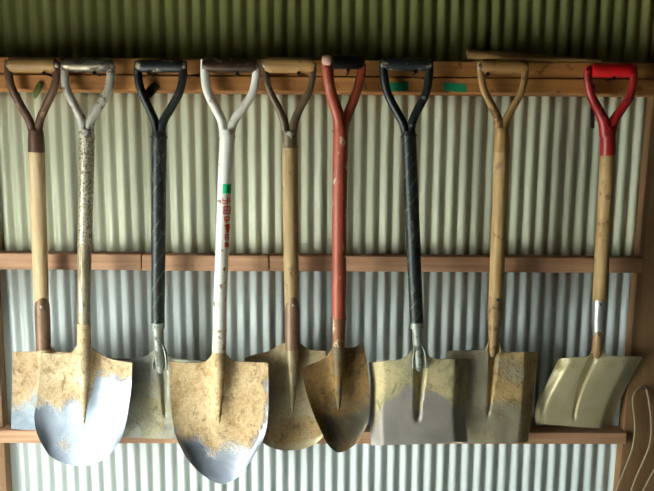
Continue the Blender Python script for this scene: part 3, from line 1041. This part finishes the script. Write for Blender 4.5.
def leaf(name, a, b, w, Y0, Y1, mat):
    """a thin curled slip between two pixels"""
    V, F = [], []
    n = 8
    dx, dy = b[0] - a[0], b[1] - a[1]
    L = math.hypot(dx, dy)
    nx, ny = -dy / L, dx / L
    for i in range(n + 1):
        t = i / n
        wd = w * (0.45 + 0.55 * math.sin(math.pi * min(1, 0.18 + t * 0.75)))
        for s in (-1, -0.4, 0.4, 1):
            yy = Y0 + (Y1 - Y0) * t - 0.003 * (1 - s * s) - 0.004 * math.sin(math.pi * t)
            V.append(at(a[0] + dx * t + nx * wd * s, a[1] + dy * t + ny * wd * s, yy))
    for i in range(n):
        for k in range(3):
            q = i * 4 + k
            F.append((q, q + 1, q + 5, q + 4))
    o = new_obj(name, V, F, mat, None, True)
    m = o.modifiers.new('thick', 'SOLIDIFY')
    m.thickness = 0.001
    return o


o = leaf('leaf', (41.5, 82), (33.8, 98), 3.4, Y_BEAM - 0.002, Y_BEAM - 0.010, mat_plain('green_leaf', '6c7a32', 0.6, 0, 0.25))
tag(o, 'small green leaf hanging on the beam inside the fork of the first shovel', 'leaf')
o = leaf('leaf', (157, 84), (144, 98.5), 5.0, Y_BEAM - 0.002, Y_BEAM - 0.008, mat_plain('dry_leaf', '4a3f22', 0.7, 0, 0.25))
tag(o, 'dark dry leaf caught behind the black fork beside the white shovel', 'leaf')
o = slab('hanging_strap', [(591.2, 84), (595.2, 84), (594.6, 128.5), (591.0, 127.5)], Y_BEAM - 0.006, 0.003, mat_plain('dark_strap', '17140f', 0.7))
tag(o, 'short dark strap hanging from the beam behind the crimson fork', 'strap')

# stick lying along the top of the beam
Ys = -0.082
stick = part('stick', ptube([(466.8, 54.6, Ys, 3.6), (467.6, 54.6, Ys, 4.9), (474, 54.8, Ys, 4.8), (500, 56.2, Ys, 4.4), (540, 58.6, Ys, 3.8), (575, 60.6, Ys, 3.2), (600, 62.2, Ys, 2.8)], 16, 1, 2),
             mat_wood('stick_wood', 'b58a4a', '5a3c20', 'X', grain=40), None)
tag(stick, 'long brown wooden stick lying on top of the beam above a wooden grip', 'stick')

c = at(642.5, 388.5, -0.04)
o = part('nail', merge(tube_data([Vector((c.x, -0.02, c.z)), Vector((c.x, -0.052, c.z + 0.003))], [0.002, 0.002], 10)), nail_m, None)
tag(o, 'dark nail in the end post holding the wire loop', 'nail')

# pale wire loop hung on the end post
Yw = -0.0435
wire = ptube([(614, 500, Yw - 0.01, 0.9), (618, 486, Yw - 0.01, 0.95), (626, 466, Yw - 0.01, 1.0), (632, 450, Yw - 0.01, 1.0), (635, 432, Yw - 0.008, 1.0), (634.5, 418, Yw - 0.005, 1.0),
              (632.6, 402, Yw - 0.003, 1.0), (634, 394, Yw, 1.0), (638, 389, Yw + 0.004, 1.0), (642.5, 386.5, Yw + 0.008, 1.0), (646, 388.5, Yw + 0.004, 1.0), (648.5, 398, Yw, 1.0), (650.5, 412, Yw - 0.003, 1.0), (651.5, 428, Yw - 0.006, 1.0),
              (649.5, 446, Yw - 0.008, 1.0), (643, 462, Yw - 0.01, 0.95), (636, 478, Yw - 0.01, 0.9), (628, 500, Yw - 0.01, 0.9)], 10, 1, 5)
wire2 = ptube([(638, 500, Yw - 0.012, 0.9), (645, 487, Yw - 0.012, 0.9), (652, 474, Yw - 0.012, 0.9), (660, 458, Yw - 0.012, 0.9), (666, 440, Yw - 0.01, 0.9), (668, 420, Yw - 0.008, 0.9)], 10, 1, 5)
o = part('wire_loop', merge(wire, wire2), mat_plain('pale_wire', '978968', 0.5, 0.2), None)
tag(o, 'loop of pale wire hung against the end post beside the clean blade', 'wire')

# ------------------------------------------------------------------ render look
vs = scene.view_settings
vs.view_transform = 'Standard'
vs.look = 'None'
vs.gamma = 1.0
vs.use_curve_mapping = False
vs.exposure = 1.22
scene.cycles.max_bounces = 8
scene.cycles.diffuse_bounces = 5
scene.cycles.glossy_bounces = 4
scene.cycles.use_denoising = True
scene.cycles.sample_clamp_indirect = 8.0
